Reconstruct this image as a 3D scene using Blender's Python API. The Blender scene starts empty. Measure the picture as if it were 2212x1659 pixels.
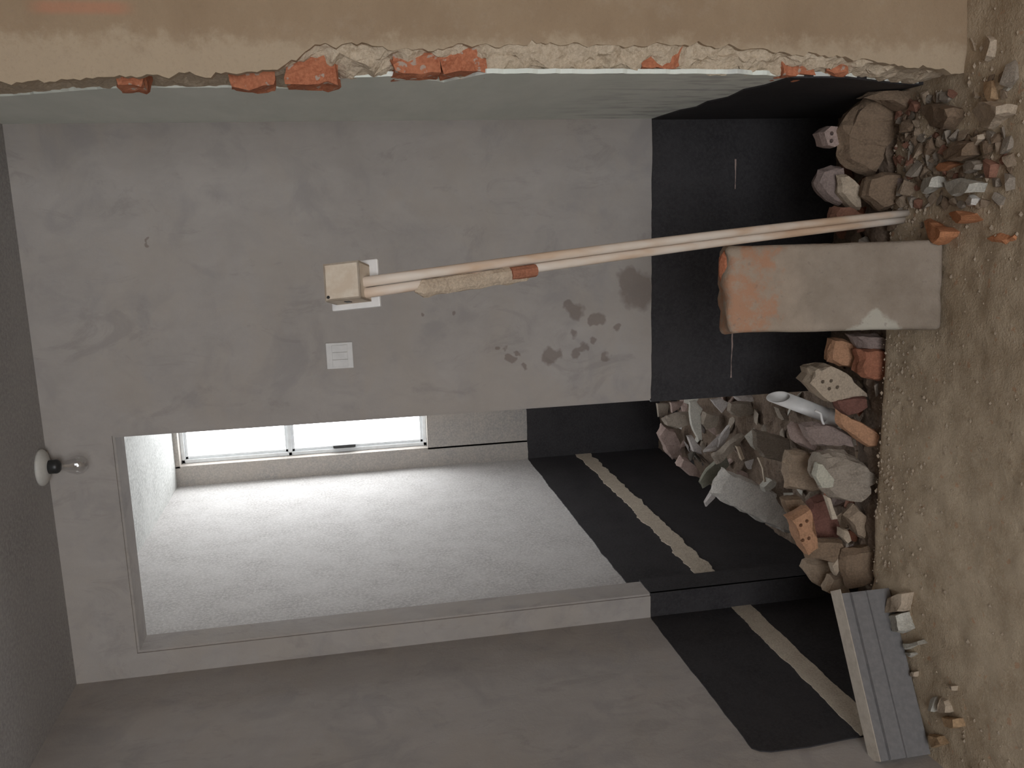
import bpy, bmesh, math, random
from mathutils import Vector, Matrix, noise

# ------------------------------------------------------------------ camera, light, exposure
scene = bpy.context.scene
C = scene.collection

def camera_basis(yaw, pitch, roll):
    fw = Vector((math.sin(yaw) * math.cos(pitch), math.cos(yaw) * math.cos(pitch), -math.sin(pitch)))
    r = Vector((math.cos(yaw), -math.sin(yaw), 0)); up = r.cross(fw)
    return math.cos(roll) * r + math.sin(roll) * up, -math.sin(roll) * r + math.cos(roll) * up, fw

right, up, fwd = camera_basis(-0.195, 0.183, -0.064)
cam = bpy.data.cameras.new('camera'); cam_o = bpy.data.objects.new('camera', cam); C.objects.link(cam_o)
cam.sensor_width = 36; cam.lens = 1902.0 / 2212 * 36; cam.clip_start = 0.02
# the phone was held on its side: the photograph's right is the room's down
m = Matrix.Identity(4)
for i, a in enumerate((-up, right, -fwd)):
    for k in range(3): m[k][i] = a[k]
m.translation = (0, -2.902, 1.5)
cam_o.matrix_world = m
scene.camera = cam_o

world = bpy.data.worlds.new('overcast_sky'); scene.world = world; world.use_nodes = True
bg = world.node_tree.nodes['Background']
bg.inputs[0].default_value = (0.93, 0.965, 1.0, 1); bg.inputs[1].default_value = 7.0
scene.view_settings.view_transform = 'Standard'; scene.view_settings.look = 'None'
scene.view_settings.gamma = 1; scene.view_settings.use_curve_mapping = False
scene.view_settings.exposure = 0.55
scene.cycles.max_bounces = 6; scene.cycles.diffuse_bounces = 5; scene.cycles.glossy_bounces = 2; scene.cycles.adaptive_threshold = 0.02

def portal(name, loc, rot, sx, sy):
    l = bpy.data.lights.new(name, 'AREA'); l.shape = 'RECTANGLE'; l.size = sx; l.size_y = sy; l.energy = 1
    l.cycles.is_portal = True
    o = bpy.data.objects.new(name, l); C.objects.link(o); o.location = loc; o.rotation_euler = rot
RWX, RWW = -0.1, 2.7    # centre and width of the added rear window, set for its light
portal('window_daylight', (-0.86, 2.33, 1.76), (math.radians(-90), 0, 0), 1.0, 1.4)
portal('window_rear_offscreen', (RWX, -5.83, 1.35), (math.radians(90), 0, 0), RWW, 1.7)

random.seed(7)
PI = math.pi
XR, XL, XA, XD, XB = 0.296, -1.489, -0.665, -1.398, -1.480
ZT, ZH, ZI, ZB, YW, TH = 2.445, 2.240, 2.495, 0.453, 2.197, 0.126
YP, YE, ZPIT = -0.96, -0.67, -0.40

# ------------------------------------------------------------------ materials
def ramp_node(nt, c1, c2, p1=0.35, p2=0.65):
    r = nt.nodes.new('ShaderNodeValToRGB')
    r.color_ramp.elements[0].position = p1; r.color_ramp.elements[0].color = (*c1, 1)
    r.color_ramp.elements[1].position = p2; r.color_ramp.elements[1].color = (*c2, 1)
    return r

class Mat:
    def __init__(s, name, rough=0.9):
        s.m = bpy.data.materials.new(name); s.m.use_nodes = True; s.nt = s.m.node_tree; s.N = s.nt.nodes; s.L = s.nt.links
        s.b = s.N['Principled BSDF']; s.b.inputs['Roughness'].default_value = rough
        s.b.inputs['Specular IOR Level'].default_value = 0.25
    def new(s, t): return s.N.new(t)
    def val(s, sock, v):
        if hasattr(v, 'default_value') or hasattr(v, 'links'): s.L.new(v, sock)
        else: sock.default_value = v
    def math(s, op, a, b=None):
        n = s.new('ShaderNodeMath'); n.operation = op; s.val(n.inputs[0], a)
        if b is not None: s.val(n.inputs[1], b)
        return n.outputs[0]
    def pos(s, obj=False):
        return s.new('ShaderNodeTexCoord').outputs['Object'] if obj else s.new('ShaderNodeNewGeometry').outputs['Position']
    def noise(s, vec, scale, detail=5, rough=0.6, stretch=None, dist=0.0):
        if stretch:
            mp = s.new('ShaderNodeMapping'); mp.inputs['Scale'].default_value = stretch; s.L.new(vec, mp.inputs[0]); vec = mp.outputs[0]
        n = s.new('ShaderNodeTexNoise'); n.inputs['Scale'].default_value = scale; n.inputs['Detail'].default_value = detail
        n.inputs['Roughness'].default_value = rough; n.inputs['Distortion'].default_value = dist; s.L.new(vec, n.inputs['Vector'])
        return n.outputs['Fac']
    def ramp(s, f, c1, c2, p1=.35, p2=.65):
        r = ramp_node(s.nt, c1, c2, p1, p2); s.L.new(f, r.inputs[0]); return r.outputs[0]
    def step(s, v, lo, hi):
        n = s.new('ShaderNodeMapRange'); n.interpolation_type = 'SMOOTHSTEP'; s.val(n.inputs[0], v)
        n.inputs[1].default_value = lo; n.inputs[2].default_value = hi; return n.outputs[0]
    def mix(s, f, a, b):
        n = s.new('ShaderNodeMix'); n.data_type = 'RGBA'; s.val(n.inputs[0], f)
        for i, v in ((6, a), (7, b)):
            if isinstance(v, tuple): n.inputs[i].default_value = (*v, 1)
            else: s.L.new(v, n.inputs[i])
        return n.outputs[2]
    def xyz(s, vec):
        n = s.new('ShaderNodeSeparateXYZ'); s.L.new(vec, n.inputs[0]); return n.outputs
    def color(s, c):
        if isinstance(c, tuple): s.b.inputs['Base Color'].default_value = (*c, 1)
        else: s.L.new(c, s.b.inputs['Base Color'])
    def bump(s, f, strength, dist=0.01):
        n = s.new('ShaderNodeBump'); n.inputs['Strength'].default_value = strength; n.inputs['Distance'].default_value = dist
        s.L.new(f, n.inputs['Height']); s.L.new(n.outputs[0], s.b.inputs['Normal'])

M = {}
def rough_mat(name, c1, c2, scale=18, fine=140, bump=0.5, rough=0.95, obj=False, speck=None):
    k = Mat(name, rough); p = k.pos(obj)
    a = k.noise(p, scale, 6, .65); f = k.noise(p, fine, 4, .7)
    c = k.ramp(a, c1, c2)
    d = k.mix(k.step(f, .35, .7), c, tuple(min(1, x * 1.18) for x in c2))
    if speck: d = k.mix(k.step(k.noise(p, scale * 2.2, 3, .5), .60, .66), d, speck)
    k.color(d); k.bump(k.math('ADD', a, k.math('MULTIPLY', f, .5)), bump, .008)
    M[name] = k.m; return k

# cement plaster of the two front walls: grey with muddy smears and damp spots
def plaster(name):
    k = Mat(name, .95); p = k.pos(); x, y, z = k.xyz(p)
    broad = k.noise(p, 3.2, 5, .6, (1, 1, 1.6)); mid = k.noise(p, 11, 6, .65, (1, 1, .6), .4); fine = k.noise(p, 120, 4, .7)
    grey = k.ramp(broad, (.265, .28, .288), (.34, .353, .36))
    mud = k.ramp(mid, (.385, .335, .300), (.475, .418, .378), .25, .75)
    mud = k.mix(k.step(k.noise(p, 5.5, 5, .6, (1, 1, 1), .8), .50, .68), mud, (.365, .32, .295))
    mud = k.mix(k.math('MULTIPLY', k.step(k.noise(p, 2.4, 5, .65, (1, 1, 1.4), .6), .46, .62), .55), mud, (.445, .375, .315))
    mud = k.mix(k.math('MULTIPLY', k.step(k.noise(p, 7.5, 6, .7, (1, 1, .55), 1.2), .54, .68), .5), mud, (.29, .245, .22))
    c = k.mix(.72, grey, mud)
    # damp spots low on the wall
    v = k.new('ShaderNodeVectorMath'); v.operation = 'ADD'
    nz = k.new('ShaderNodeTexNoise'); nz.inputs['Scale'].default_value = 26; k.L.new(p, nz.inputs['Vector'])
    sc = k.new('ShaderNodeVectorMath'); sc.operation = 'SCALE'; sc.inputs[3].default_value = .055; k.L.new(nz.outputs['Color'], sc.inputs[0])
    k.L.new(p, v.inputs[0]); k.L.new(sc.outputs[0], v.inputs[1])
    tot = None
    for sx, sz, r in ((-.228, .534, .045), (-.275, .50, .075), (-.338, .724, .035), (-.315, .75, .02), (-.366, .642, .028), (-.484, .824, .032), (-.482, .80, .025),
                      (-.482, .726, .022), (-.462, .70, .02), (-.452, .976, .014), (-.442, 1.0, .012), (-.485, .953, .016), (-.47, .93, .012), (-.46, .93, .010), (-.516, .906, .014),
                      (-.409, .733, .018), (-.318, 1.137, .012), (-.323, 1.252, .010), (-.37, .66, .02), (-.40, .58, .018), (-.50, .62, .02), (-.44, .66, .015), (-.065, 2.082, .010), (-.05, 2.08, .008)):
        d = k.new('ShaderNodeVectorMath'); d.operation = 'DISTANCE'; k.L.new(v.outputs[0], d.inputs[0]); d.inputs[1].default_value = (sx + .0275, .0275, sz + .0275)
        e = k.math('MULTIPLY', k.math('SUBTRACT', 1.0, k.math('DIVIDE', d.outputs['Value'], r)), 3.0)
        e = k.math('MAXIMUM', e, 0.0)
        tot = e if tot is None else k.math('ADD', tot, e)
    c = k.mix(k.math('MULTIPLY', k.math('MINIMUM', tot, 1.0), .55), c, (.15, .11, .09))
    c = k.mix(k.math('MULTIPLY', k.step(fine, .55, .8), .25), c, (.5, .46, .42))
    k.color(c); k.bump(k.math('ADD', mid, k.math('MULTIPLY', fine, .35)), .35, .006)
    M[name] = k.m
plaster('plaster')

def brown_wall():
    k = Mat('dusty_brown_wall', .95); p = k.pos(); x, y, z = k.xyz(p)
    a = k.noise(p, 4, 6, .65, (1, 1, 1.5)); f = k.noise(p, 130, 4, .7); g = k.noise(p, 16, 6, .7)
    c = k.ramp(a, (.29, .205, .132), (.36, .265, .175), .3, .7)
    c = k.mix(k.math('MULTIPLY', k.step(k.math('ADD', x, k.math('MULTIPLY', g, .14)), .45, .41), .6), c, (.50, .405, .295))
    c = k.mix(k.math('MULTIPLY', k.step(g, .5, .75), .45), c, (.40, .315, .23))
    # a thin swipe of red brick dust high on the wall
    s = k.math('MULTIPLY', k.step(k.math('ABSOLUTE', k.math('SUBTRACT', x, .415)), .018, .004), k.step(k.math('ABSOLUTE', k.math('SUBTRACT', z, 1.965)), .11, .06))
    c = k.mix(k.math('MULTIPLY', s, .45), c, (.52, .20, .12))
    c = k.mix(k.math('MULTIPLY', k.step(f, .5, .8), .3), c, (.235, .18, .13))
    k.color(c); k.bump(k.math('ADD', g, k.math('MULTIPLY', f, .5)), .45, .006); M['brown_wall'] = k.m
brown_wall()

def white_wall():
    k = Mat('whitish_putty', .85); p = k.pos(); a = k.noise(p, 5, 6, .6, (1, .5, 1.8)); f = k.noise(p, 90, 4, .6)
    c = k.ramp(a, (.74, .78, .72), (.82, .85, .79)); x, y, z = k.xyz(p)
    low = k.math('MULTIPLY', k.step(z, 1.0, .5), k.step(k.noise(p, 7, 5, .6, (1, 3, 1)), .48, .62))
    c = k.mix(k.math('MULTIPLY', low, .5), c, (.36, .35, .36))
    k.color(c); k.bump(f, .2, .004); M['white_wall'] = k.m
white_wall()
rough_mat('pale_cement', (.40, .38, .365), (.52, .50, .485), 7, 90, .4)
rough_mat('ceiling', (.30, .285, .28), (.36, .345, .335), 3, 90, .2)
rough_mat('inner_ceiling', (.38, .38, .365), (.52, .52, .50), 5, 80, .2)
rough_mat('waterproof', (.024, .022, .024), (.040, .037, .039), 7, 110, .35, .62)
rough_mat('strip_mortar', (.40, .33, .26), (.52, .45, .36), 22, 160, .6)
def sand():
    k = Mat('sandy_dust', .95); p = k.pos(); x, y, z = k.xyz(p)
    a = k.noise(p, 9, 6, .65); f = k.noise(p, 170, 4, .7); g = k.noise(p, 26, 5, .7)
    c = k.ramp(a, (.38, .29, .195), (.53, .425, .305))
    c = k.mix(k.math('MULTIPLY', k.step(f, .45, .75), .5), c, (.60, .50, .38))
    c = k.mix(k.math('MULTIPLY', k.step(g, .60, .70), .5), c, (.26, .185, .12))
    c = k.mix(k.math('MULTIPLY', k.step(k.noise(p, 34, 3, .5), .66, .70), .5), c, (.47, .25, .14))
    k.color(c); k.bump(k.math('ADD', k.math('ADD', a, k.math('MULTIPLY', g, .8)), k.math('MULTIPLY', f, .5)), .9, .008); M['sand'] = k.m
sand()
rough_mat('dirt', (.10, .072, .052), (.19, .14, .105), 22, 130, .9)
rough_mat('core', (.42, .325, .225), (.55, .455, .345), 26, 150, .9)
rough_mat('wallbrick', (.33, .105, .055), (.45, .175, .095), 24, 140, .6, .95, False, (.42, .33, .27))
rough_mat('generic', (.33, .32, .31), (.42, .38, .34), 4, 100, .3)
for n, c in dict(brown=(.20, .14, .095), pinkgrey=(.34, .255, .225), mauve=(.24, .185, .165), tan=(.41, .33, .25), brickdark=(.26, .13, .09), greytan=(.29, .245, .20),
                 orange=(.47, .21, .105), pale=(.46, .44, .39), white=(.55, .52, .48), ochre=(.36, .24, .14), brickorange=(.40, .22, .13), brickred=(.30, .125, .075),
                 maroon=(.17, .080, .062), tanbrown=(.31, .235, .17), palegreen=(.42, .40, .33), palewood=(.50, .42, .33), palemauve=(.46, .42, .40), darkgreen=(.22, .215, .17)).items():  # maroon is brick with the shade of its side put into the colour
    rough_mat(n, tuple(x * .82 for x in c), tuple(min(1, x * 1.15) for x in c), 30, 190, .7, .95, True)

def simple(name, c, rough=.5, metal=0.0, c2=None, scale=30):
    k = Mat(name, rough); k.b.inputs['Metallic'].default_value = metal
    p = k.pos(True); f = k.noise(p, scale, 5, .6)
    k.color(k.ramp(f, c, c2 or tuple(x * .9 for x in c), .4, .65)); k.bump(f, .06, .002); M[name] = k.m; return k
simple('white_plastic', (.72, .70, .68), .4)
simple('dusty_plastic', (.55, .45, .35), .7, 0, (.63, .55, .45), 40)
simple('frame_white', (.85, .87, .88), .3)
simple('dark_metal', (.06, .06, .06), .4, .6)
simple('lamp_base', (.60, .58, .54), .45)
simple('grey_board', (.175, .168, .168), .65, 0, (.21, .20, .198), 60)
simple('raw_edge', (.50, .44, .37), .85, 0, (.42, .36, .30), 40)

def conduit_mat():
    # white plastic under patchy brown dust and mortar smears
    k = Mat('dusty_white_conduit', .5); p = k.pos(); f = k.noise(p, 30, 4, .6, (1, 1, .15)); g = k.noise(p, 14, 3, .5, (1.2, 1.2, .14))
    k.color(k.mix(k.step(g, .34, .66), (.67, .60, .53), k.ramp(f, (.52, .36, .25), (.62, .47, .35), .3, .7))); M['conduit'] = k.m
conduit_mat()

def glass(name, clear=.92):
    k = Mat(name, .05); t = k.new('ShaderNodeBsdfTransparent'); g = k.new('ShaderNodeBsdfGlossy'); g.inputs['Roughness'].default_value = .03
    mx = k.new('ShaderNodeMixShader'); mx.inputs[0].default_value = 1 - clear
    k.L.new(t.outputs[0], mx.inputs[1]); k.L.new(g.outputs[0], mx.inputs[2])
    k.L.new(mx.outputs[0], k.N['Material Output'].inputs[0]); M[name] = k.m
glass('window_glass', .93); glass('bulb_glass', .78)

def block_mat():
    k = Mat('aerated_block', .95); p = k.pos(True); x, y, z = k.xyz(p)
    a = k.noise(p, 9, 6, .65); f = k.noise(p, 150, 4, .7); g = k.noise(p, 22, 5, .7)
    c = k.ramp(a, (.235, .19, .148), (.34, .285, .232), .3, .7)
    up_ = k.step(k.math('ADD', z, k.math('MULTIPLY', k.math('SUBTRACT', a, .5), .30)), .30, .50)
    c = k.mix(k.math('MULTIPLY', up_, .45), c, (.46, .35, .26))
    rd = k.math('MULTIPLY', k.step(k.math('ADD', z, k.math('MULTIPLY', g, .40)), .61, .70), k.step(k.noise(p, 13, 5, .7), .40, .56))
    c = k.mix(k.math('MULTIPLY', rd, .65), c, (.42, .19, .10))
    # a pale plaster patch spreading from the lower left edge
    e = k.math('ADD', k.math('ADD', k.math('MULTIPLY', x, -1.0), -.075), k.math('MULTIPLY', k.math('ABSOLUTE', k.math('SUBTRACT', z, .17)), -.75))
    c = k.mix(k.math('MULTIPLY', k.step(k.math('ADD', e, k.math('MULTIPLY', g, .05)), .0, .015), .75), c, (.48, .455, .39))
    c = k.mix(k.math('MULTIPLY', k.step(k.noise(p, 60, 3, .5), .62, .70), .4), c, (.20, .165, .14))
    k.color(c); k.bump(k.math('ADD', g, f), .5, .005); M['block'] = k.m
block_mat()

# ------------------------------------------------------------------ helpers
def link(name, bm, mat, parent=None, smooth=False):
    me = bpy.data.meshes.new(name); bm.normal_update(); bm.to_mesh(me); bm.free()
    me.materials.append(M[mat])
    if smooth:
        for f in me.polygons: f.use_smooth = True
    o = bpy.data.objects.new(name, me); C.objects.link(o)
    if parent: o.parent = parent
    return o
def tag(o, label, cat, group=None):
    o['label'] = label; o['category'] = cat
    if group: o['group'] = group
    return o
def struct(o, label=None):
    o['kind'] = 'structure'
    if label: o['label'] = label
    return o
def empty(name, loc=(0, 0, 0), rot=(0, 0, 0)):
    o = bpy.data.objects.new(name, None); C.objects.link(o); o.location = loc; o.rotation_euler = rot; return o
def box(bm, x0, x1, y0, y1, z0, z1, bev=0.0, seg=2):
    r = bmesh.ops.create_cube(bm, size=1.0)
    for v in r['verts']:
        v.co = Vector(((x0 + x1) / 2 + v.co.x * (x1 - x0), (y0 + y1) / 2 + v.co.y * (y1 - y0), (z0 + z1) / 2 + v.co.z * (z1 - z0)))
    if bev:
        es = list({e for v in r['verts'] for e in v.link_edges})
        bmesh.ops.bevel(bm, geom=es, offset=bev, segments=seg, affect='EDGES', profile=.6)
    return bm
def B(*a, **k): return box(bmesh.new(), *a, **k)
def tube(bm, pts, r, seg=14, r2=None):
    rings = []
    n = len(pts); pts = [Vector(p) for p in pts]
    for i, p in enumerate(pts):
        t = (pts[min(i + 1, n - 1)] - pts[max(i - 1, 0)]).normalized()
        a = t.orthogonal().normalized() if i == 0 else (a - t * a.dot(t)).normalized()
        b = t.cross(a); rr = r if r2 is None else r + (r2 - r) * i / (n - 1)
        rings.append([bm.verts.new(p + rr * (a * math.cos(2 * PI * k / seg) + b * math.sin(2 * PI * k / seg))) for k in range(seg)])
    for i in range(n - 1):
        for k in range(seg):
            bm.faces.new((rings[i][k], rings[i][(k + 1) % seg], rings[i + 1][(k + 1) % seg], rings[i + 1][k]))
    bm.faces.new(rings[0][::-1]); bm.faces.new(rings[-1])
    return bm
def lathe(bm, prof, seg=32, c=(0, 0, 0)):
    rings = []
    for r, z in prof:
        rings.append([bm.verts.new((c[0] + r * math.cos(2 * PI * k / seg), c[1] + r * math.sin(2 * PI * k / seg), c[2] + z)) for k in range(seg)])
    for i in range(len(rings) - 1):
        for k in range(seg):
            bm.faces.new((rings[i][k], rings[i][(k + 1) % seg], rings[i + 1][(k + 1) % seg], rings[i + 1][k]))
    bm.faces.new(rings[0][::-1]); bm.faces.new(rings[-1]); bmesh.ops.recalc_face_normals(bm, faces=bm.faces); return bm
def sheet(outline, place, normal, t):
    """a thin layer of real thickness: outline (a, b) placed on a wall, pushed out by t"""
    bm = bmesh.new(); n = Vector(normal)
    v0 = [bm.verts.new(Vector(place(a, b)) - n * .01) for a, b in outline]; v1 = [bm.verts.new(Vector(place(a, b)) + n * t) for a, b in outline]
    k = len(outline)
    for i in range(k): bm.faces.new((v0[i], v0[(i + 1) % k], v1[(i + 1) % k], v1[i]))
    bm.faces.new(v1); bm.faces.new(v0[::-1])
    bmesh.ops.recalc_face_normals(bm, faces=bm.faces)
    bmesh.ops.triangulate(bm, faces=[f for f in bm.faces if len(f.verts) > 4])
    return bm
def jag(a0, a1, b, amp, step, seed, freq=9.0):
    n = max(2, int(abs(a1 - a0) / step)); out = []
    for i in range(n + 1):
        a = a0 + (a1 - a0) * i / n
        out.append((a, b + amp * noise.noise(Vector((a * freq, seed * 3.7, 0))) + .4 * amp * noise.noise(Vector((a * freq * 4, seed * 9.1, 2)))))
    return out
def band(a0, a1, b0, b1, amp0, amp1, seed, step=.015, freq=9.0):
    return jag(a0, a1, b1, amp1, step, seed, freq) + jag(a1, a0, b0, amp0, step, seed + 5, freq)

# ------------------------------------------------------------------ the room
# back wall with the doorway into the window room
bm = bmesh.new()
u_ = [(XR + .25, -.5), (XR + .25, 2.6), (XL - .05, 2.6), (XL - .05, -.5), (XD, -.5), (XD, ZH), (XA, ZH), (XA, -.5)]
f0 = [bm.verts.new((a, 0, b)) for a, b in u_]; f1 = [bm.verts.new((a, TH, b)) for a, b in u_]
for i in range(8): bm.faces.new((f0[i], f0[(i + 1) % 8], f1[(i + 1) % 8], f1[i]))
bm.faces.new(f0[::-1]); bm.faces.new(f1); bmesh.ops.recalc_face_normals(bm, faces=bm.faces)
rim = [e for e in bm.edges if all(v.co.x > XD - .01 and v.co.x < XA + .01 for v in e.verts) and abs(e.verts[0].co.y - e.verts[1].co.y) < .01 and e.verts[0].co.z + e.verts[1].co.z > -.9]
bmesh.ops.bevel(bm, geom=rim, offset=.007, segments=2, affect='EDGES')
wall_back = struct(link('wall_back', bm, 'plaster'))
wall_left = struct(link('wall_left', B(XL - .2, XL, -5.8, TH, -.5, 2.7), 'plaster'))
wall_il = struct(link('wall_inner_left', B(XB - .2, XB, TH - .01, YW + .3, -.5, 2.8), 'pale_cement'))
wall_ir = struct(link('wall_inner_right', B(-.22, -.05, TH - .01, YW + .3, -.5, 2.8), 'pale_cement'))
# the far wall with its window opening
WX0, WX1, WZ0, WZ1 = -1.362, -.36, 1.060, 2.470
bm = bmesh.new()
for a in ((XB - .1, WX0, YW, YW + .2, -.5, 2.7), (WX1, -.05, YW, YW + .2, -.5, 2.7), (WX0 - .01, WX1 + .01, YW, YW + .2, -.5, WZ0), (WX0 - .01, WX1 + .01, YW, YW + .2, WZ1, 2.7)): box(bm, *a)
wall_win = struct(link('wall_window', bm, 'generic'))
ceil = struct(link('ceiling', B(XL - .3, 2.6, -5.9, .02, ZT, 2.75), 'ceiling'))
struct(link('ceiling_inner', B(XB - .1, .0, TH - .02, YW + .1, ZI, 2.75), 'inner_ceiling'))
# right side wall, its near end broken away
WE = [(-0.598, 2.248), (-0.729, 1.977), (-0.74, 1.739), (-0.723, 1.597), (-0.876, 1.472), (-0.908, 1.365), (-0.82, 1.245), (-0.945, 1.167), (-0.945, 0.94), (-0.942, 0.749), (-0.945, 0.592), (-0.909, 0.451), (-0.909, 0.297), (-0.796, 0.073)]
def white_face():
    o = [(y, z) for y, z in WE]
    pts = [(0.02, -.5), (0.02, 2.6)] + [(o[0][0], 2.6)] + o + [(o[-1][0], -.5)]
    fine = []
    for i in range(len(pts)):
        a, b = Vector(pts[i]), Vector(pts[(i + 1) % len(pts)]); n = max(1, int((b - a).length / .012)) if 2 <= i < len(pts) - 1 else 1
        for q in range(n):
            p = a.lerp(b, q / n); j = .010 if n > 1 else 0
            fine.append((p.x + j * noise.noise(Vector((p.y * 34, 4.2, 0))) + .5 * j * noise.noise(Vector((p.y * 90, 7.2, 0))), p.y))
    return fine
wall_right = struct(link('wall_right', sheet(white_face(), lambda a, b: (XR, a, b), (-1, 0, 0), 0.0), 'white_wall'))
# brown partition wall: masonry body, plaster skin with a broken left edge, crumbling core and bricks showing
part = struct(link('wall_partition', B(.345, 2.6, YP + .02, YP + .14, -.5, 2.7), 'core'))
BE = [(0.275, 2.127), (0.28, 2.027), (0.284, 1.958), (0.288, 1.784), (0.293, 1.694), (0.302, 1.602), (0.324, 1.564), (0.347, 1.535), (0.352, 1.45), (0.339, 1.366), (0.349, 1.219), (0.355, 1.069), (0.351, 0.936), (0.351, 0.809), (0.357, 0.702), (0.343, 0.536), (0.334, 0.365), (0.314, 0.187), (0.304, 0.09), (0.289, 0.002)]
def skin():
    pts = [(2.5, -.1), (2.5, 2.6), (BE[0][0], 2.6)] + BE + [(BE[-1][0], -.1)]
    fine = []
    for i in range(len(pts)):
        a, b = Vector(pts[i]), Vector(pts[(i + 1) % len(pts)]); n = max(1, int((b - a).length / .010)) if 2 <= i < len(pts) - 2 else 1
        for q in range(n):
            p = a.lerp(b, q / n); j = .012 if n > 1 else 0
            fine.append((p.x + j * noise.noise(Vector((p.y * 30, 1.2, 0))) + .6 * j * noise.noise(Vector((p.y * 95, 2.2, 0))), p.y))
    return fine
link('plaster_skin', sheet(skin(), lambda a, b: (a, YP + .012, b), (0, -1, 0), .012), 'brown_wall', part)['label'] = 'dusty brown plaster skin with a chipped edge'
def interp(tab, z, kx, kz):
    t = sorted(tab, key=lambda p: p[kz])
    if z <= t[0][kz]: return t[0][kx]
    for a, b in zip(t, t[1:]):
        if z <= b[kz]: return a[kx] + (b[kx] - a[kx]) * (z - a[kz]) / max(1e-6, b[kz] - a[kz])
    return t[-1][kx]
bm = bmesh.new(); nz, nc = 230, 12; grid = []
for i in range(nz + 1):
    z = -.15 + 2.75 * i / nz; x0 = interp(BE, z, 0, 1) + .012; y1 = interp(WE, z, 0, 1) + .02; row = []
    for j in range(nc + 1):
        s = j / nc
        a = Vector((x0, YP + .004, z)); b = Vector((XR + .004, max(y1, YP + .03), z)); c = Vector((XR + .012, YP + .02, z))
        p = a * (1 - s) ** 2 + c * 2 * s * (1 - s) + b * s ** 2
        w = .022 * math.sin(PI * s) ** .5
        p += Vector((w * noise.noise(Vector((z * 26, s * 3.0, 1))) + .5 * w * noise.noise(Vector((z * 70, s * 8, 5))), w * noise.noise(Vector((z * 24, s * 3.0, 9))), .3 * w * noise.noise(Vector((z * 40, s * 5, 3)))))
        row.append(bm.verts.new(p))
    grid.append(row)
for i in range(nz):
    for j in range(nc): bm.faces.new((grid[i][j], grid[i][j + 1], grid[i + 1][j + 1], grid[i + 1][j]))
bmesh.ops.recalc_face_normals(bm, faces=bm.faces)
link('broken_core', bm, 'core', part)['label'] = 'pale crumbling mortar edge of the broken wall'
for i, (x, y, z0, z1, w) in enumerate([(0.276, -0.93, 1.87, 1.923, 0.06), (0.277, -0.93, 1.616, 1.703, 0.06), (0.281, -0.93, 1.483, 1.587, 0.06), (0.313, -0.93, 1.267, 1.365, 0.06), (0.316, -0.93, 1.161, 1.261, 0.06), (0.325, -0.93, 0.722, 0.815, 0.06), (0.3, -0.93, 0.392, 0.474, 0.06), (0.303, -0.93, 0.304, 0.357, 0.06)]):
    pr = .012 if 0.6 < z0 < 1.4 else 0
    bm = B(x - .004 - pr, x + w, y + .002 - pr, y + .09, z0, z1)
    bmesh.ops.subdivide_edges(bm, edges=bm.edges, cuts=4, use_grid_fill=True)
    for v in bm.verts:
        q = v.co * 38 + Vector((i * 9, 0, 0)); v.co += Vector((noise.noise(q), noise.noise(q + Vector((40, 0, 0))), noise.noise(q + Vector((0, 50, 0))))) * .011
    link('brick', bm, 'wallbrick', part)
# camera side of the room, with an unseen window added behind the camera for fill light
struct(link('wall_far_right', B(2.4, 2.6, -5.8, YP + .1, -.1, 2.6), 'brown_wall'))
bm = bmesh.new(); R0, R1 = RWX - RWW / 2, RWX + RWW / 2
for a in ((XL - .2, R0, -5.8, -5.6, -.1, 2.6), (R1, 2.6, -5.8, -5.6, -.1, 2.6), (R0 - .01, R1 + .01, -5.8, -5.6, -.1, .5), (R0 - .01, R1 + .01, -5.8, -5.6, 2.2, 2.6)): box(bm, *a)
struct(link('wall_rear', bm, 'brown_wall'))

def make_window(name, x0, x1, z0, z1, y, label):
    w = struct(empty(name, ((x0 + x1) / 2, y, z0)), label); cx = (x0 + x1) / 2
    bm = bmesh.new(); t = .022
    X0, X1, H = x0 - cx, x1 - cx, z1 - z0
    for a in ((X0, X0 + t, -.03, .03, 0, H), (X1 - t, X1, -.03, .03, 0, H), (X0, X1, -.03, .03, 0, t), (X0, X1, -.03, .03, H - t, H), (X0, X1, -.03, .03, H * .56, H * .56 + t)): box(bm, *a, bev=.003)
    link('window_frame', bm, 'frame_white', w)
    for sx0, sx1, zz0, zz1 in ((X0 + t, 0, t, H * .56), (0, X1 - t, t, H * .56), (X0 + t, X1 - t, H * .56 + t, H - t)):
        bm = bmesh.new(); s = .016
        for a in ((sx0, sx0 + s, -.018, .018, zz0, zz1), (sx1 - s, sx1, -.018, .018, zz0, zz1), (sx0, sx1, -.018, .018, zz0, zz0 + s), (sx0, sx1, -.018, .018, zz1 - s, zz1)): box(bm, *a, bev=.002)
        sash = link('sash', bm, 'frame_white', w)
        link('pane', B(sx0 + s - .003, sx1 - s + .003, -.003, .003, zz0 + s - .003, zz1 - s + .003), 'window_glass', sash)
    h = link('handle', B(X0 + t + .005, X0 + t + .022, -.045, -.012, H * .30, H * .30 + .13, bev=.004), 'dark_metal', w)
    return w
make_window('window_1', WX0, WX1, WZ0, WZ1, YW + .09, 'bright white-framed window glaring at the end of the side room')
make_window('window_rear_added', R0, R1, .5, 2.2, -5.7, 'unseen window added in the rear wall to light the near room')

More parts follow.
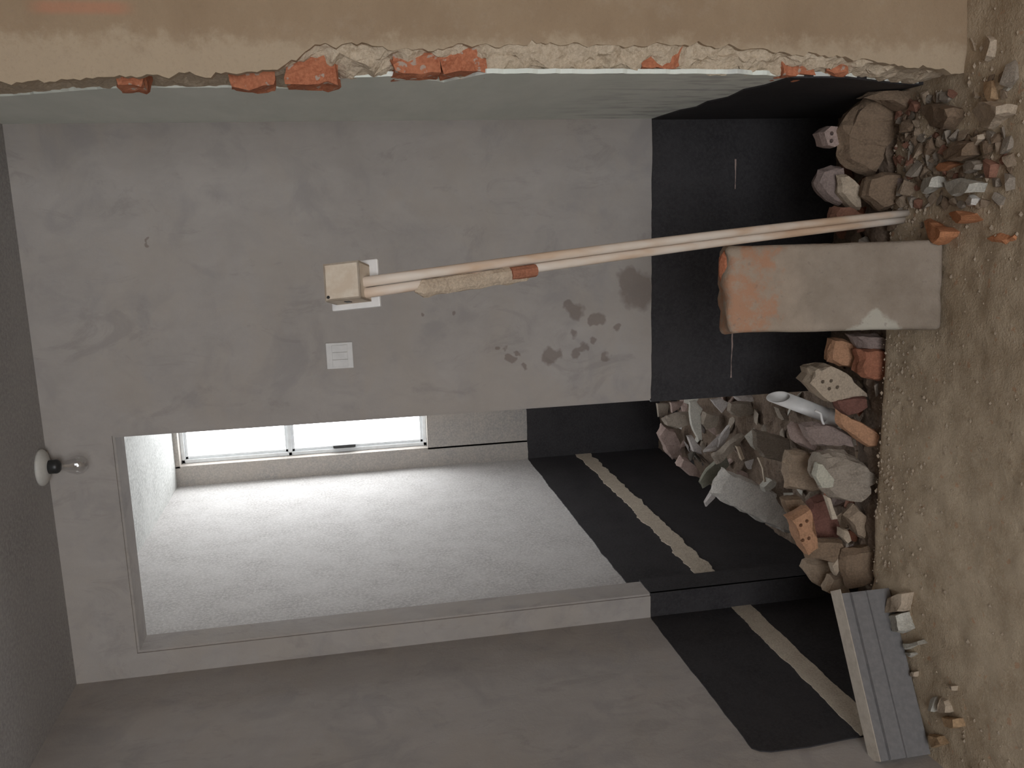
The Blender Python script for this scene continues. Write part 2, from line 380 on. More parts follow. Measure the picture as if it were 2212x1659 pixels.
# black waterproof coating on the lower walls, and the pale mortar-filled chase running round at one height
def coat(parent, outline, place, n, label='black waterproof coating'):
    o = link('waterproof_coating', sheet(outline, place, n, .004), 'waterproof', parent); o['label'] = label
front = lambda a, b: (a, 0, b)
coat(wall_back, band(XA - .004, XR + .01, -.42, ZB, 0, .004, 1), front, (0, -1, 0))
coat(wall_back, band(XL - .01, XD + .004, -.42, ZB, 0, .004, 2), front, (0, -1, 0))
coat(wall_back, band(0, TH + .004, -.42, ZB, 0, .003, 3), lambda a, b: (XD, a, b), (1, 0, 0))
coat(wall_back, band(0, TH + .004, -.42, ZB, 0, .003, 3), lambda a, b: (XA, a, b), (-1, 0, 0))
cl = [(0, -.42), (0, ZB)] + jag(-.02, -.84, ZB + .004, .004, .02, 4)[0:] + [(-.858, ZB - .012), (-.868, ZB - .04), (-.872, .3), (-.862, .18), (-.855, -.05), (-.80, -.42)]
coat(wall_left, cl, lambda a, b: (XL, a, b), (1, 0, 0))
coat(wall_il, band(TH, YW, -.42, ZB, 0, .006, 5), lambda a, b: (XB, a, b), (1, 0, 0))
coat(wall_win, band(XB, -.2, -.42, ZB, 0, .006, 6), lambda a, b: (a, YW, b), (0, -1, 0))
wr = [(0, -.42), (0, ZB), (-.12, .455), (-.25, .455), (-.33, .435), (-.46, .455), (-.55, .435), (-.62, .445), (-.70, .46), (-.78, .44)] + [(max(interp(WE, z, 0, 1), YP + .02), z) for z in (.44, .40, .36, .33, .30, .25, .2, .15, .1, .05, 0)] + [(-.78, -.42)]
coat(wall_right, wr, lambda a, b: (XR, a, b), (-1, 0, 0))
bm = sheet(band(.30, YW - .01, .062, .148, .016, .016, 8, .012, 14), lambda a, b: (XB, a, b), (1, 0, 0), .008)
link('mortar_strip', bm, 'strip_mortar', wall_il)['label'] = 'pale mortar-filled chase'
bm = sheet(band(-.005, -.86, .058, .135, .008, .010, 9, .012, 11), lambda a, b: (XL, a, b), (1, 0, 0), .007)
link('mortar_strip', bm, 'strip_mortar', wall_left)['label'] = 'pale mortar-filled chase'
for a0, a1 in ((-.60, -.36), (-.30, -.21), (.06, .16)):
    link('hairline_crack', sheet(band(a0, a1, .152, .1545, .004, .004, 11, .01, 16), front, (0, -1, 0), .0045), 'pinkgrey', wall_back)

# ------------------------------------------------------------------ floors
def fbm(x, y, f=1.0): return noise.fractal(Vector((x * f, y * f, 3.3)), 1.0, 2.1, 4)
def edge_y(x): return YE + .012 * noise.noise(Vector((x * 7, 0, 1))) + .006 * noise.noise(Vector((x * 25, 0, 2)))
xs = []; x = XL - .02
while x < 2.45: xs.append(x); x += .016 if x < .75 else .1
def floor_z(x, y):
    z = .004 + .008 * fbm(x, y, 4) + .005 * fbm(x + 9, y, 16)
    if x > 0: z += .02 * min(1, x / .3) * math.exp(-((y + 1.0) / .25) ** 2)
    return z
bm = bmesh.new(); rows = []
for j in range(95):
    row = []
    for x in xs:
        e = edge_y(x)
        y = e - (.013 * j if j < 70 else .013 * 70 + (j - 70) * ((5.75 - .67 - .91) / 24))
        row.append(bm.verts.new((x, y, floor_z(x, y) - (.012 if j == 0 else 0))))
    rows.append(row)
low = [bm.verts.new((v.co.x, v.co.y + .004 * noise.noise(v.co * 30), -.2)) for v in rows[0]]; low2 = [bm.verts.new((v.co.x, v.co.y, -.5)) for v in low]
for a, b in [(low2, low), (low, rows[0])] + list(zip(rows, rows[1:])):
    for i in range(len(xs) - 1): bm.faces.new((a[i], a[i + 1], b[i + 1], b[i]))
bmesh.ops.recalc_face_normals(bm, faces=bm.faces)
floor = struct(link('floor', bm, 'sand', smooth=True), 'sandy dust-covered floor')
struct(link('floor_sunken', B(XL - .1, XR + .1, YE - .2, YW + .1, -.55, ZPIT), 'waterproof'), 'black coated floor of the sunken pit')

def heap_z(x, y):
    sm = lambda t: max(0, min(1, t)) ** 2 * (3 - 2 * max(0, min(1, t)))
    edge = math.exp(-(max(0, y + .58) / .26) ** 2)
    h = ZPIT + .01 + .37 * edge * sm((x + 1.42) / .3) + .02 * edge * sm((x + .35) / .3)
    door = sm((x + 1.40) / .22) * sm((1.75 - y) / .4) * .17
    h = max(h, ZPIT + .01 + door)
    h += .018 * fbm(x, y, 7) + .010 * fbm(x, y + 7, 22)
    return min(h, -.02) if y < YE + .02 else h
def dirt(x0, x1, y0, y1, label, hole=None):
    bm = bmesh.new(); nx, ny = int((x1 - x0) / .016), int((y1 - y0) / .018)
    g = [[bm.verts.new((x0 + (x1 - x0) * i / nx, y0 + (y1 - y0) * j / ny, 0)) for i in range(nx + 1)] for j in range(ny + 1)]
    for r in g:
        for v in r: v.co.z = heap_z(v.co.x, v.co.y)
    for j in range(ny):
        for i in range(nx):
            q = (g[j][i], g[j][i + 1], g[j + 1][i + 1], g[j + 1][i])
            if hole and q[0].co.y < TH and not (XD < q[0].co.x and q[1].co.x < XA): continue
            bm.faces.new(q)
    bmesh.ops.delete(bm, geom=[v for v in bm.verts if not v.link_faces], context='VERTS')
    o = link('dirt_fill', bm, 'dirt'); o['kind'] = 'stuff'; tag(o, label, 'dirt')
dirt(XL + .005, XR - .005, YE - .03, -.006, 'dark brown dirt and crumbs filling the pit behind the standing block')
dirt(XB + .006, -.23, -.006, YW - .01, 'dark dirt and crumbs on the pit floor beyond the doorway', True)

# ------------------------------------------------------------------ larger objects
# aerated block standing on end, leaning back a little
bl = empty('concrete_block', (-.212, -.872, .004), (math.radians(-10), math.radians(1.2), math.radians(5)))
bm = B(-.112, .112, -.05, .05, 0, .545, bev=.014, seg=3)
bmesh.ops.subdivide_edges(bm, edges=[e for e in bm.edges if e.calc_length() > .06], cuts=9, use_grid_fill=True)
for v in bm.verts:
    q = v.co * 22; a = .004 + (.008 if v.co.z > .5 else 0)
    v.co += Vector((noise.noise(q), noise.noise(q + Vector((9, 0, 0))), noise.noise(q + Vector((0, 9, 0))))) * a
    v.co.x *= 1 - .05 * v.co.z
body = link('block_body', bm, 'block', bl, True)
bm = bmesh.new()
bmesh.ops.create_icosphere(bm, subdivisions=2, radius=1)
for v in bm.verts: v.co = Vector((v.co.x * .05 + .055, v.co.y * .030 - .008, v.co.z * .018 + .540)) + Vector((1, 1, 1)) * .006 * noise.noise(v.co * 3)
link('brick_crust', bm, 'wallbrick', bl)
tag(bl, 'grey dusty concrete block standing on end, brick-stained at the top', 'block')

# conduits standing free from the demolished wall, with a switch box still on top
cd = empty('conduit_pair', (-.03, -.735, 0.0))
base = Vector((-.03, -.735, 0))
def conduit(top, bot, r=.0098):
    t, b = Vector(top) - base, Vector(bot) - base
    pts = [t.lerp(b, i / 14) + Vector((0, 0, 0)) + Vector((.006 * math.sin(PI * i / 14), 0, 0)) for i in range(15)]
    return link('conduit', tube(bmesh.new(), pts, r, 16), 'conduit', cd, True)
conduit((-.1195, -1.226, 1.464), (-.028, -.738, -.02)); conduit((-.1405, -1.228, 1.468), (-.046, -.725, -.02))
bx_loc = Vector((-.127, -1.185, 1.480)) - base
sb = empty('switch_box', bx_loc, (math.radians(-22), 0, math.radians(14))); sb.parent = cd
E_ = bmesh.new()
for a in ((-.035, .035, -.055, -.051, -.035, .035), (-.035, -.0315, -.055, 0, -.035, .035), (.0315, .035, -.055, 0, -.035, .035), (-.035, .035, -.055, 0, .0315, .035), (-.035, .035, -.055, 0, -.035, -.0315)): box(E_, *a)
link('back_box', E_, 'dusty_plastic', sb)
link('cover_plate', B(-.046, .046, .0, .009, -.052, .046, bev=.003), 'white_plastic', sb)
link('screw', tube(bmesh.new(), [(-.028, -.0555, .028), (-.028, -.057, .028)], .003, 10), 'dark_metal', sb)
link('knockout', B(-.0362, -.0345, -.035, -.02, -.004, .006), 'dark_metal', sb)
bm = bmesh.new(); rings = []
t0, t1 = Vector((-.1405, -1.228, 1.468)) - base, Vector((-.046, -.725, -.02)) - base
pp = lambda s: t0.lerp(t1, s) + Vector((.006 * math.sin(PI * s), 0, 0))
for i in range(31):
    s = .070 + .170 * i / 30; p = pp(s); ring = []
    for k in range(12):
        a = 2 * PI * k / 12; wob = .004 * noise.noise(Vector((i * .35, math.cos(a) * 1.5, math.sin(a) * 1.5)))
        taper = min(1, .35 + i / 3, .35 + (30 - i) / 3)
        ring.append(bm.verts.new(p + Vector((-.007 + (.0175 + wob) * taper * math.cos(a), -.002 + (.014 + wob) * taper * math.sin(a), .003 * noise.noise(Vector((i, k, 2)))))))
    rings.append(ring)
for a, b in zip(rings, rings[1:]):
    for k in range(12): bm.faces.new((a[k], a[(k + 1) % 12], b[(k + 1) % 12], b[k]))
bm.faces.new(rings[0][::-1]); bm.faces.new(rings[-1]); bmesh.ops.recalc_face_normals(bm, faces=bm.faces)
ml = link('mortar_lump', bm, 'tan', cd); ml['label'] = 'crust of mortar stuck to one conduit'
bm = tube(bmesh.new(), [pp(.205) + Vector((-.004, -.008, 0)), pp(.225) + Vector((-.004, -.009, 0)), pp(.242) + Vector((-.004, -.007, 0))], .0135, 10)
link('brick_crumb', bm, 'brickred', ml)
tag(cd, 'pair of leaning dusty white conduits with a loose switch box on top', 'conduit')

# triple rocker switch on the back wall
sw = empty('light_switch', (-.441, 0, 1.523))
link('switch_plate', B(-.043, .043, -.009, .0, -.043, .043, bev=.0025), 'white_plastic', sw)
for k in range(3): link('rocker', B(-.036 + .024 * k, -.0125 + .024 * k, -.0125, -.008, -.026, .024, bev=.0012), 'white_plastic', sw)
tag(sw, 'white square three-rocker light switch on the stained back wall', 'switch')

# ceiling lampholder with a bare clear bulb
lp = empty('ceiling_lamp', (-.728, -.062, ZT))
link('lamp_base', lathe(bmesh.new(), [(.057, .0), (.057, -.006), (.050, -.014), (.034, -.020), (.026, -.024)]), 'lamp_base', lp, True)
link('socket', lathe(bmesh.new(), [(.021, -.020), (.022, -.046), (.019, -.052), (.014, -.056)]), 'dark_metal', lp, True)
link('bulb', lathe(bmesh.new(), [(.011, -.052), (.014, -.064), (.024, -.084), (.030, -.104), (.027, -.122), (.016, -.134), (.003, -.138)]), 'bulb_glass', lp, True)
tag(lp, 'round ceiling lampholder with an unlit clear bulb', 'lamp')

# grooved board lying on edge against the left wall
p0, p1 = Vector((-1.088, -.772, 0)), Vector((-1.484, -1.000, 0))
L_ = (p1 - p0).length; ang = math.atan2(p1.y - p0.y, p1.x - p0.x)
bd = empty('door_frame_board', (p0.x, p0.y, .012), (0, 0, ang))
def prism(prof, a, b, parent, name, mat, skew=0):
    bm = bmesh.new(); v0 = [bm.verts.new((a + skew * z, y, z)) for y, z in prof]; v1 = [bm.verts.new((b, y, z)) for y, z in prof]; n = len(prof)
    for i in range(n): bm.faces.new((v0[i], v0[(i + 1) % n], v1[(i + 1) % n], v1[i]))
    bm.faces.new(v0[::-1]); bm.faces.new(v1); bmesh.ops.recalc_face_normals(bm, faces=bm.faces); return link(name, bm, mat, parent)
# local +y faces the camera after the turn
prism([(0, 0), (.0, .066), (.004, .068), (.004, .072), (-.003, .074), (-.003, .118), (-.009, .120), (-.009, .126), (-.003, .128), (-.003, .148), (-.050, .148), (-.050, 0)], 0, L_ - .012, bd, 'board_body', 'grey_board')
prism([(-.001, .0735), (-.001, .1175), (-.004, .1175), (-.004, .0735)], .004, L_ - .014, bd, 'groove_panel', 'grey_board')
prism([(-.003, .147), (-.001, .149), (-.001, .151), (-.056, .151), (-.056, .147)], -.012, L_ - .012, bd, 'raw_edge', 'raw_edge')['label'] = 'pale raw top edge'
tag(bd, 'grey grooved door-frame board lying on its edge by the left wall', 'board')

# broken white drain pipe sticking out of the rubble
pq = empty('drain_pipe', (-.665, -.44, -.02))
a, b = Vector((-.585, -.36, .192)), Vector((-.665, -.44, -.000))
n_ = (b - a).normalized(); bm = bmesh.new(); seg = 24; e1 = n_.orthogonal().normalized(); e2 = n_.cross(e1); ro, ri = .0235, .0205; R_ = []
for q, rr in ((a, ro), (b, ro), (b, ri), (a, ri)):
    ring = []
    for k in range(seg):
        d = e1 * math.cos(2 * PI * k / seg) + e2 * math.sin(2 * PI * k / seg)
        cut = n_ * (.065 * (.5 + .5 * d.dot(Vector((.75, -.6, .3)).normalized()))) if (q - a).length < .001 else Vector()
        ring.append(bm.verts.new(q + d * rr + cut - Vector(pq.location)))
    R_.append(ring)
for i in range(4):
    for k in range(seg): bm.faces.new((R_[i][k], R_[i][(k + 1) % seg], R_[(i + 1) % 4][(k + 1) % seg], R_[(i + 1) % 4][k]))
bmesh.ops.recalc_face_normals(bm, faces=bm.faces)
link('pipe', bm, 'white_plastic', pq, True)
bm = tube(bmesh.new(), [b - n_ * .03 - Vector(pq.location), b + n_ * .01 - Vector(pq.location)], .027, 24); link('pipe_collar', bm, 'white_plastic', pq, True)
tag(pq, 'broken white plastic drain pipe sticking out of the rubble', 'pipe')
wv = Vector((-.625, -.52, .115))
tag(link('cable_end', tube(bmesh.new(), [wv + Vector(p) for p in ((.012, 0, .005), (.004, -.003, -.012), (-.02, -.004, -.018), (-.045, -.003, -.030), (-.06, .0, -.05))], .004, 8), 'white_plastic', None, True), 'short white cable end hooked over the drain pipe', 'cable')

# ------------------------------------------------------------------ traced rubble
def chunk_mesh(outline, depth, seed, plate=False, lying=False):
    """a broken lump: its outline ring, a smaller front ring and a back ring; lying pieces have the outline level"""
    rnd = random.Random(seed); bm = bmesh.new()
    cx = sum(p[0] for p in outline) / len(outline); cz = sum(p[1] for p in outline) / len(outline)
    pts = []
    for i, p in enumerate(outline):
        q = outline[(i + 1) % len(outline)]; pts.append(p); d = math.hypot(q[0] - p[0], q[1] - p[1])
        if d > .03: pts.append(((p[0] + q[0]) / 2 + rnd.uniform(-.06, .06) * d, (p[1] + q[1]) / 2 + rnd.uniform(-.06, .06) * d))
    tilt = 0 if plate else rnd.uniform(.1, .35); turn = rnd.uniform(-.25, .25)
    def ring(s, dy, j):
        return [bm.verts.new(((x - cx) * s, dy + rnd.uniform(-j, j) * depth + tilt * (z - cz) * (dy < 0) + turn * (x - cx) * (dy < 0), (z - cz) * s)) for x, z in pts]
    fr, md, bk = ring(.93 if plate else .84, -.42 * depth, .0 if plate else .06), ring(1, -.05 * depth, .03), ring(.88, .5 * depth, .06)
    n = len(pts)
    for a, b in ((fr, md), (md, bk)):
        for i in range(n): bm.faces.new((a[i], a[(i + 1) % n], b[(i + 1) % n], b[i]))
    f = bm.faces.new(fr[::-1]); g = bm.faces.new(bk)
    bmesh.ops.triangulate(bm, faces=[f, g])
    if not plate:
        for _ in range(2):
            es = [e for e in bm.edges if e.calc_length() > .022]
            if es: bmesh.ops.subdivide_edges(bm, edges=es, cuts=1)
        bmesh.ops.triangulate(bm, faces=bm.faces)
        amp = min(.009, .10 * depth)
        off = Vector((seed * 1.7, 0, 0))
        for v in bm.verts:
            q = v.co * 26 + off; q2 = v.co * 75 + off
            v.co += Vector((noise.noise(q), noise.noise(q + Vector((0, 31, 0))), noise.noise(q + Vector((0, 0, 47))))) * amp + Vector((noise.noise(q2), noise.noise(q2 + Vector((0, 31, 0))), noise.noise(q2 + Vector((0, 0, 47))))) * amp * .45
    if lying:
        for v in bm.verts: v.co = Vector((v.co.x, v.co.z, -v.co.y))
    bmesh.ops.recalc_face_normals(bm, faces=bm.faces)
    return bm, cx, cz
RUBBLE = [
    ('rubble_chunk', 'rubble', 'large brown rounded lump of mortar on the heap beside the right wall', None, 'brown', False, -0.6, 0.1, [(0.201, 0.12), (0.229, 0.109), (0.285, 0.067), (0.313, 0.01), (0.251, -0.059), (0.205, -0.075), (0.15, -0.082), (0.127, -0.06), (0.148, -0.019), (0.073, 0.016), (0.089, 0.063), (0.115, 0.103), (0.156, 0.118)], None),
    ('brick_fragment', 'brick', 'small pinkish hollow brick end poking out behind the largest brown lump', None, 'pinkgrey', False, -0.55, 0.07, [(0.198, 0.162), (0.215, 0.14), (0.211, 0.107), (0.194, 0.088), (0.176, 0.089), (0.168, 0.102), (0.154, 0.124), (0.16, 0.147)], [(0.173, 0.136), (0.193, 0.136), (0.198, 0.113)]),
    ('rubble_chunk', 'rubble', 'mauve grey lump standing next to a pale tan slab piece in front of black coating', None, 'mauve', False, -0.55, 0.06, [(0.064, 0.163), (0.096, 0.148), (0.107, 0.115), (0.103, 0.089), (0.08, 0.088), (0.03, 0.085), (-0.006, 0.1), (0.01, 0.128), (0.037, 0.152)], None),
    ('plaster_fragment', 'rubble', 'pale tan broken plaster slab standing on edge beside the leaning conduits', None, 'tan', False, -0.605, 0.04, [(0.081, 0.124), (0.083, 0.098), (0.045, 0.061), (-0.019, 0.067), (-0.016, 0.084), (-0.001, 0.101), (0.032, 0.125)], None),
    ('brick_fragment', 'brick', 'dull red brick stub lying under the conduits', None, 'brickdark', False, -0.6, 0.06, [(-0.006, 0.13), (-0.009, 0.097), (-0.025, 0.067), (-0.038, 0.023), (-0.061, 0.035), (-0.058, 0.137), (-0.029, 0.139)], None),
    ('rubble_chunk', 'rubble', 'grey tan block with a flat pale face beside the largest brown lump', None, 'greytan', False, -0.71, 0.06, [(0.244, 0.004), (0.252, -0.03), (0.257, -0.077), (0.227, -0.084), (0.175, -0.067), (0.167, -0.052), (0.17, -0.007)], None),
    ('rubble_chunk', 'rubble', 'squarish mauve lump between the largest brown lump and the pale tile chips', None, 'mauve', False, -0.7, 0.05, [(0.066, 0.014), (0.068, -0.027), (0.037, -0.039), (0.003, -0.025), (0.015, 0.008)], None),
    ('rubble_chunk', 'rubble', 'dark brown clod beneath the largest brown lump near the conduits', None, 'brown', False, -0.67, 0.06, [(0.069, 0.08), (0.082, 0.043), (0.075, -0.006), (-0.005, -0.017), (-0.023, 0.037), (0.018, 0.084)], None),
    ('rubble_chunk', 'rubble', 'dark brown clod lying against the black base of the right wall', None, 'brown', False, -0.7, 0.05, [(0.273, 0.129), (0.302, 0.094), (0.307, 0.044), (0.294, -0.006), (0.253, -0.015), (0.237, 0.009), (0.294, 0.075)], None),
    ('rubble_chunk', 'rubble', 'dull reddish clod in the heap by the right wall', None, 'brickdark', False, -0.705, 0.06, [(0.119, 0.011), (0.165, -0.018), (0.162, -0.056), (0.117, -0.085), (0.073, -0.062), (0.065, -0.018)], None),
    ('stone', 'stone', 'large flat pale stone lying at the foot of the broken wall corner', None, 'tan', True, 0.02, 0.048, [(0.208, -0.965), (0.227, -1.023), (0.215, -1.077), (0.202, -1.138), (0.185, -1.136), (0.176, -1.108), (0.156, -1.062), (0.161, -1.011)], None),
    ('brick_fragment', 'brick', 'thin orange brick flake above the pale tile chips', None, 'orange', True, 0.013, 0.033, [(0.081, -0.864), (0.095, -0.894), (0.087, -0.961), (0.078, -0.922), (0.072, -0.875)], None),
    ('tile_fragment', 'tile', 'white grey tile chip with a dark underside by the heap', None, 'pale', True, 0.016, 0.04, [(0.037, -0.8), (0.06, -0.826), (0.061, -0.896), (0.033, -0.904), (0.028, -0.867), (0.018, -0.83)], None),
    ('tile_fragment', 'tile', 'long white grey tile piece lying near the orange brick pieces', None, 'pale', True, 0.019, 0.046, [(0.047, -0.904), (0.052, -0.948), (0.038, -1.059), (0.016, -1.043), (0.024, -0.995), (0.012, -0.952), (0.027, -0.909)], None),
    ('tile_fragment', 'tile', 'small white tile chip just in front of the long white grey tile piece', None, 'white', True, 0.011, 0.026, [(-0.002, -0.976), (0.014, -1.008), (0.003, -1.028), (-0.013, -1.021), (-0.014, -0.992)], None),
    ('brick_fragment', 'brick', 'flat orange brick piece between white tile chips and a larger orange brick', None, 'orange', True, 0.019, 0.046, [(-0.031, -0.915), (-0.025, -0.94), (-0.032, -1.02), (-0.048, -1.045), (-0.053, -1.017), (-0.05, -0.958)], None),
    ('brick_fragment', 'brick', 'larger orange brick piece beside the grey standing block', None, 'orange', True, 0.02, 0.048, [(-0.045, -0.827), (-0.042, -0.847), (-0.062, -0.908), (-0.075, -0.972), (-0.089, -0.963), (-0.107, -0.918), (-0.094, -0.885)], None),
    ('stone', 'stone', 'leaf-shaped tan stone leaning at the foot of the brown wall', 'leaf-shaped stones at the wall foot', 'tan', True, 0.013, 0.033, [(0.364, -0.913), (0.391, -0.94), (0.378, -0.956), (0.347, -0.94), (0.329, -0.912)], None),
    ('stone', 'stone', 'leaf-shaped tan stone leaning at the foot of the brown wall', 'leaf-shaped stones at the wall foot', 'tan', True, 0.011, 0.026, [(0.378, -0.957), (0.375, -0.974), (0.337, -0.999), (0.332, -0.985), (0.359, -0.959)], None),
    ('stone', 'stone', 'leaf-shaped tan stone leaning at the foot of the brown wall', 'leaf-shaped stones at the wall foot', 'tan', True, 0.016, 0.04, [(0.346, -1.014), (0.367, -1.035), (0.352, -1.062), (0.317, -1.062), (0.308, -1.041), (0.318, -1.017)], None),
    ('stone', 'stone', 'ochre brown stone standing behind the large flat pale stone', None, 'ochre', True, 0.016, 0.04, [(0.274, -1.026), (0.265, -1.067), (0.222, -1.076), (0.218, -1.059), (0.238, -1.039)], None),
    ('stone', 'stone', 'small whitish pebble beside the ochre brown stone', None, 'pale', True, 0.011, 0.026, [(0.246, -1.071), (0.254, -1.104), (0.243, -1.116), (0.236, -1.102), (0.24, -1.076)], None),
    ('brick_fragment', 'brick', 'orange brick lump half sunk in the sand in front of the grey block', None, 'orange', False, -1.12, 0.08, [(-0.089, 0.02), (-0.064, -0.007), (-0.066, -0.047), (-0.097, -0.054), (-0.102, 0.004)], None),
    ('stone', 'stone', 'small tan chip touching the large flat pale stone', None, 'tan', True, 0.013, 0.033, [(0.147, -0.989), (0.149, -1.036), (0.137, -1.035), (0.126, -1.01)], None),
    ('stone', 'stone', 'thin tan sliver lying behind the large flat pale stone', None, 'tan', True, 0.009, 0.022, [(0.275, -0.955), (0.264, -0.985), (0.235, -1.02), (0.231, -1.012), (0.254, -0.981)], None),
    ('stone', 'stone', 'grey chunk beside the thin orange brick flake', None, 'greytan', True, 0.016, 0.04, [(0.084, -0.97), (0.095, -0.998), (0.082, -1.051), (0.07, -1.043), (0.063, -0.987)], None),
    ('brick_fragment', 'brick', 'dull red brick splinter beside the grey chunk', None, 'brickdark', True, 0.013, 0.033, [(0.095, -1.05), (0.08, -1.083), (0.05, -1.073), (0.047, -1.051)], None),
    ('rubble_chunk', 'rubble', 'brown clod behind the thin orange brick flake', None, 'brown', True, 0.02, 0.048, [(0.118, -0.901), (0.141, -0.94), (0.136, -1.009), (0.103, -1.026), (0.09, -0.98), (0.097, -0.919)], None),
    ('rubble_chunk', 'rubble', 'brown clod between the heap and the large flat pale stone', None, 'brown', True, 0.02, 0.048, [(0.237, -0.787), (0.238, -0.863), (0.217, -0.957), (0.197, -0.964), (0.169, -0.922), (0.184, -0.831)], None),
    ('rubble_chunk', 'rubble', 'mossy grey tan lump at the foot of the broken wall corner', None, 'greytan', False, -0.8, 0.07, [(0.293, 0.003), (0.3, -0.04), (0.31, -0.083), (0.276, -0.086), (0.249, -0.028), (0.263, 0.005)], None),
    ('brick_fragment', 'brick', 'tan hollow brick half with four round holes beside the white pipe', None, 'tan', False, -0.52, 0.1, [(-0.517, 0.171), (-0.495, 0.153), (-0.477, 0.156), (-0.47, 0.146), (-0.479, 0.134), (-0.465, 0.102), (-0.48, 0.069), (-0.508, 0.026), (-0.524, 0.017), (-0.564, -0.033), (-0.575, -0.036), (-0.571, -0.019), (-0.577, 0.048), (-0.581, 0.061), (-0.584, 0.092), (-0.548, 0.137)], [(-0.515, 0.123), (-0.514, 0.096), (-0.538, 0.1), (-0.535, 0.074)]),
    ('brick_fragment', 'brick', 'orange brown brick lump behind the hollow brick with four holes', None, 'brickorange', False, -0.53, 0.06, [(-0.414, 0.086), (-0.392, 0.084), (-0.393, 0.059), (-0.408, 0.012), (-0.432, -0.009), (-0.483, -0.0), (-0.477, 0.053), (-0.462, 0.089), (-0.434, 0.09)], None),
    ('brick_fragment', 'brick', 'red brown brick lump at the edge of the sandy floor', None, 'brickred', False, -0.62, 0.07, [(-0.411, 0.052), (-0.411, -0.007), (-0.418, -0.04), (-0.492, -0.039), (-0.506, -0.012), (-0.498, 0.034), (-0.482, 0.051), (-0.44, 0.045)], None),
    ('rubble_chunk', 'rubble', 'mauve lump wedged beside the base of the grey standing block', None, 'mauve', False, -0.6, 0.08, [(-0.374, 0.062), (-0.378, -0.018), (-0.402, -0.055), (-0.418, -0.029), (-0.412, 0.034)], None),
    ('brick_fragment', 'brick', 'maroon brick face with shade in its colour below the hollow brick with four holes', None, 'maroon', False, -0.55, 0.05, [(-0.576, 0.079), (-0.567, 0.022), (-0.569, -0.017), (-0.599, -0.024), (-0.62, 0.005), (-0.628, 0.038), (-0.603, 0.067)], None),
    ('tile_fragment', 'tile', 'long orange brown curved shard continuing from the white pipe end', None, 'brickorange', False, -0.61, 0.04, [(-0.59, 0.101), (-0.615, 0.067), (-0.637, 0.017), (-0.695, -0.046), (-0.71, -0.044), (-0.709, 0.003), (-0.664, 0.06), (-0.636, 0.093)], None),
    ('rubble_chunk', 'rubble', 'mauve lump below the white pipe end', None, 'mauve', False, -0.52, 0.06, [(-0.655, 0.16), (-0.648, 0.111), (-0.659, 0.066), (-0.692, 0.014), (-0.724, 0.007), (-0.722, 0.063), (-0.718, 0.125), (-0.69, 0.148)], None),
    ('brick_fragment', 'brick', 'small pinkish splinter poking up below the white pipe', None, 'pinkgrey', False, -0.42, 0.06, [(-0.685, 0.144), (-0.669, 0.13), (-0.677, 0.104), (-0.71, 0.094), (-0.75, 0.067), (-0.763, 0.078), (-0.735, 0.128)], None),
    ('rubble_chunk', 'rubble', 'tan brown broken block beside the pale tile slab in the pit', None, 'tanbrown', False, -0.43, 0.07, [(-0.798, 0.167), (-0.756, 0.158), (-0.753, 0.116), (-0.778, 0.073), (-0.795, 0.056), (-0.857, 0.067), (-0.897, 0.038), (-0.907, 0.068), (-0.887, 0.154), (-0.839, 0.162)], None),
    ('stone', 'stone', 'largest grey tan boulder at the edge of the sunken floor', None, 'greytan', False, -0.58, 0.1, [(-0.787, 0.154), (-0.73, 0.135), (-0.722, 0.086), (-0.745, 0.022), (-0.781, -0.017), (-0.805, -0.06), (-0.832, -0.017), (-0.861, -0.009), (-0.879, 0.028), (-0.866, 0.104), (-0.84, 0.13)], None),
    ('plaster_fragment', 'rubble', 'pale greenish plaster chip resting on the largest grey tan boulder', None, 'palegreen', False, -0.655, 0.03, [(-0.77, 0.197), (-0.731, 0.187), (-0.735, 0.172), (-0.784, 0.134), (-0.807, 0.139), (-0.807, 0.175)], None),
    ('brick_fragment', 'brick', 'orange hollow brick end with four small holes facing the room', None, 'brickorange', False, -0.56, 0.07, [(-0.928, 0.222), (-0.897, 0.157), (-0.913, 0.15), (-0.968, 0.151), (-0.994, 0.135), (-1.025, 0.133), (-1.046, 0.167), (-1.007, 0.188), (-0.963, 0.199)], [(-0.947, 0.19), (-0.936, 0.17), (-0.989, 0.165), (-0.993, 0.185)]),
    ('brick_fragment', 'brick', 'maroon side of a brick with shade in its colour next to the orange hollow brick end', None, 'maroon', False, -0.47, 0.06, [(-0.941, 0.105), (-0.911, 0.09), (-0.899, 0.052), (-0.936, 0.03), (-0.988, 0.008), (-1.028, -0.01), (-1.052, 0.038), (-1.045, 0.078), (-1.005, 0.096)], None),
    ('wood_sliver', 'wood', 'pale narrow wooden sliver below the largest grey tan boulder', None, 'palewood', False, -0.6, 0.02, [(-0.852, 0.126), (-0.859, 0.112), (-0.934, 0.078), (-0.935, 0.096)], None),
    ('plaster_fragment', 'rubble', 'flat tan brown plate lying at the pit edge', None, 'tanbrown', False, -0.58, 0.06, [(-0.932, 0.042), (-0.901, 0.015), (-0.935, -0.029), (-0.944, -0.055), (-0.987, -0.059), (-1.008, -0.016), (-0.993, 0.007)], None),
    ('plaster_fragment', 'rubble', 'small pale tan chip beside the flat tan brown plate', None, 'tan', False, -0.58, 0.04, [(-0.97, 0.056), (-0.975, 0.036), (-1.01, 0.025), (-1.021, 0.034), (-1.001, 0.054)], None),
    ('rubble_chunk', 'rubble', 'angular tan block above the grey grooved board end', None, 'tanbrown', False, -0.47, 0.06, [(-1.119, 0.108), (-1.104, 0.069), (-1.122, 0.022), (-1.197, 0.016), (-1.225, 0.031), (-1.19, 0.079), (-1.148, 0.111)], None),
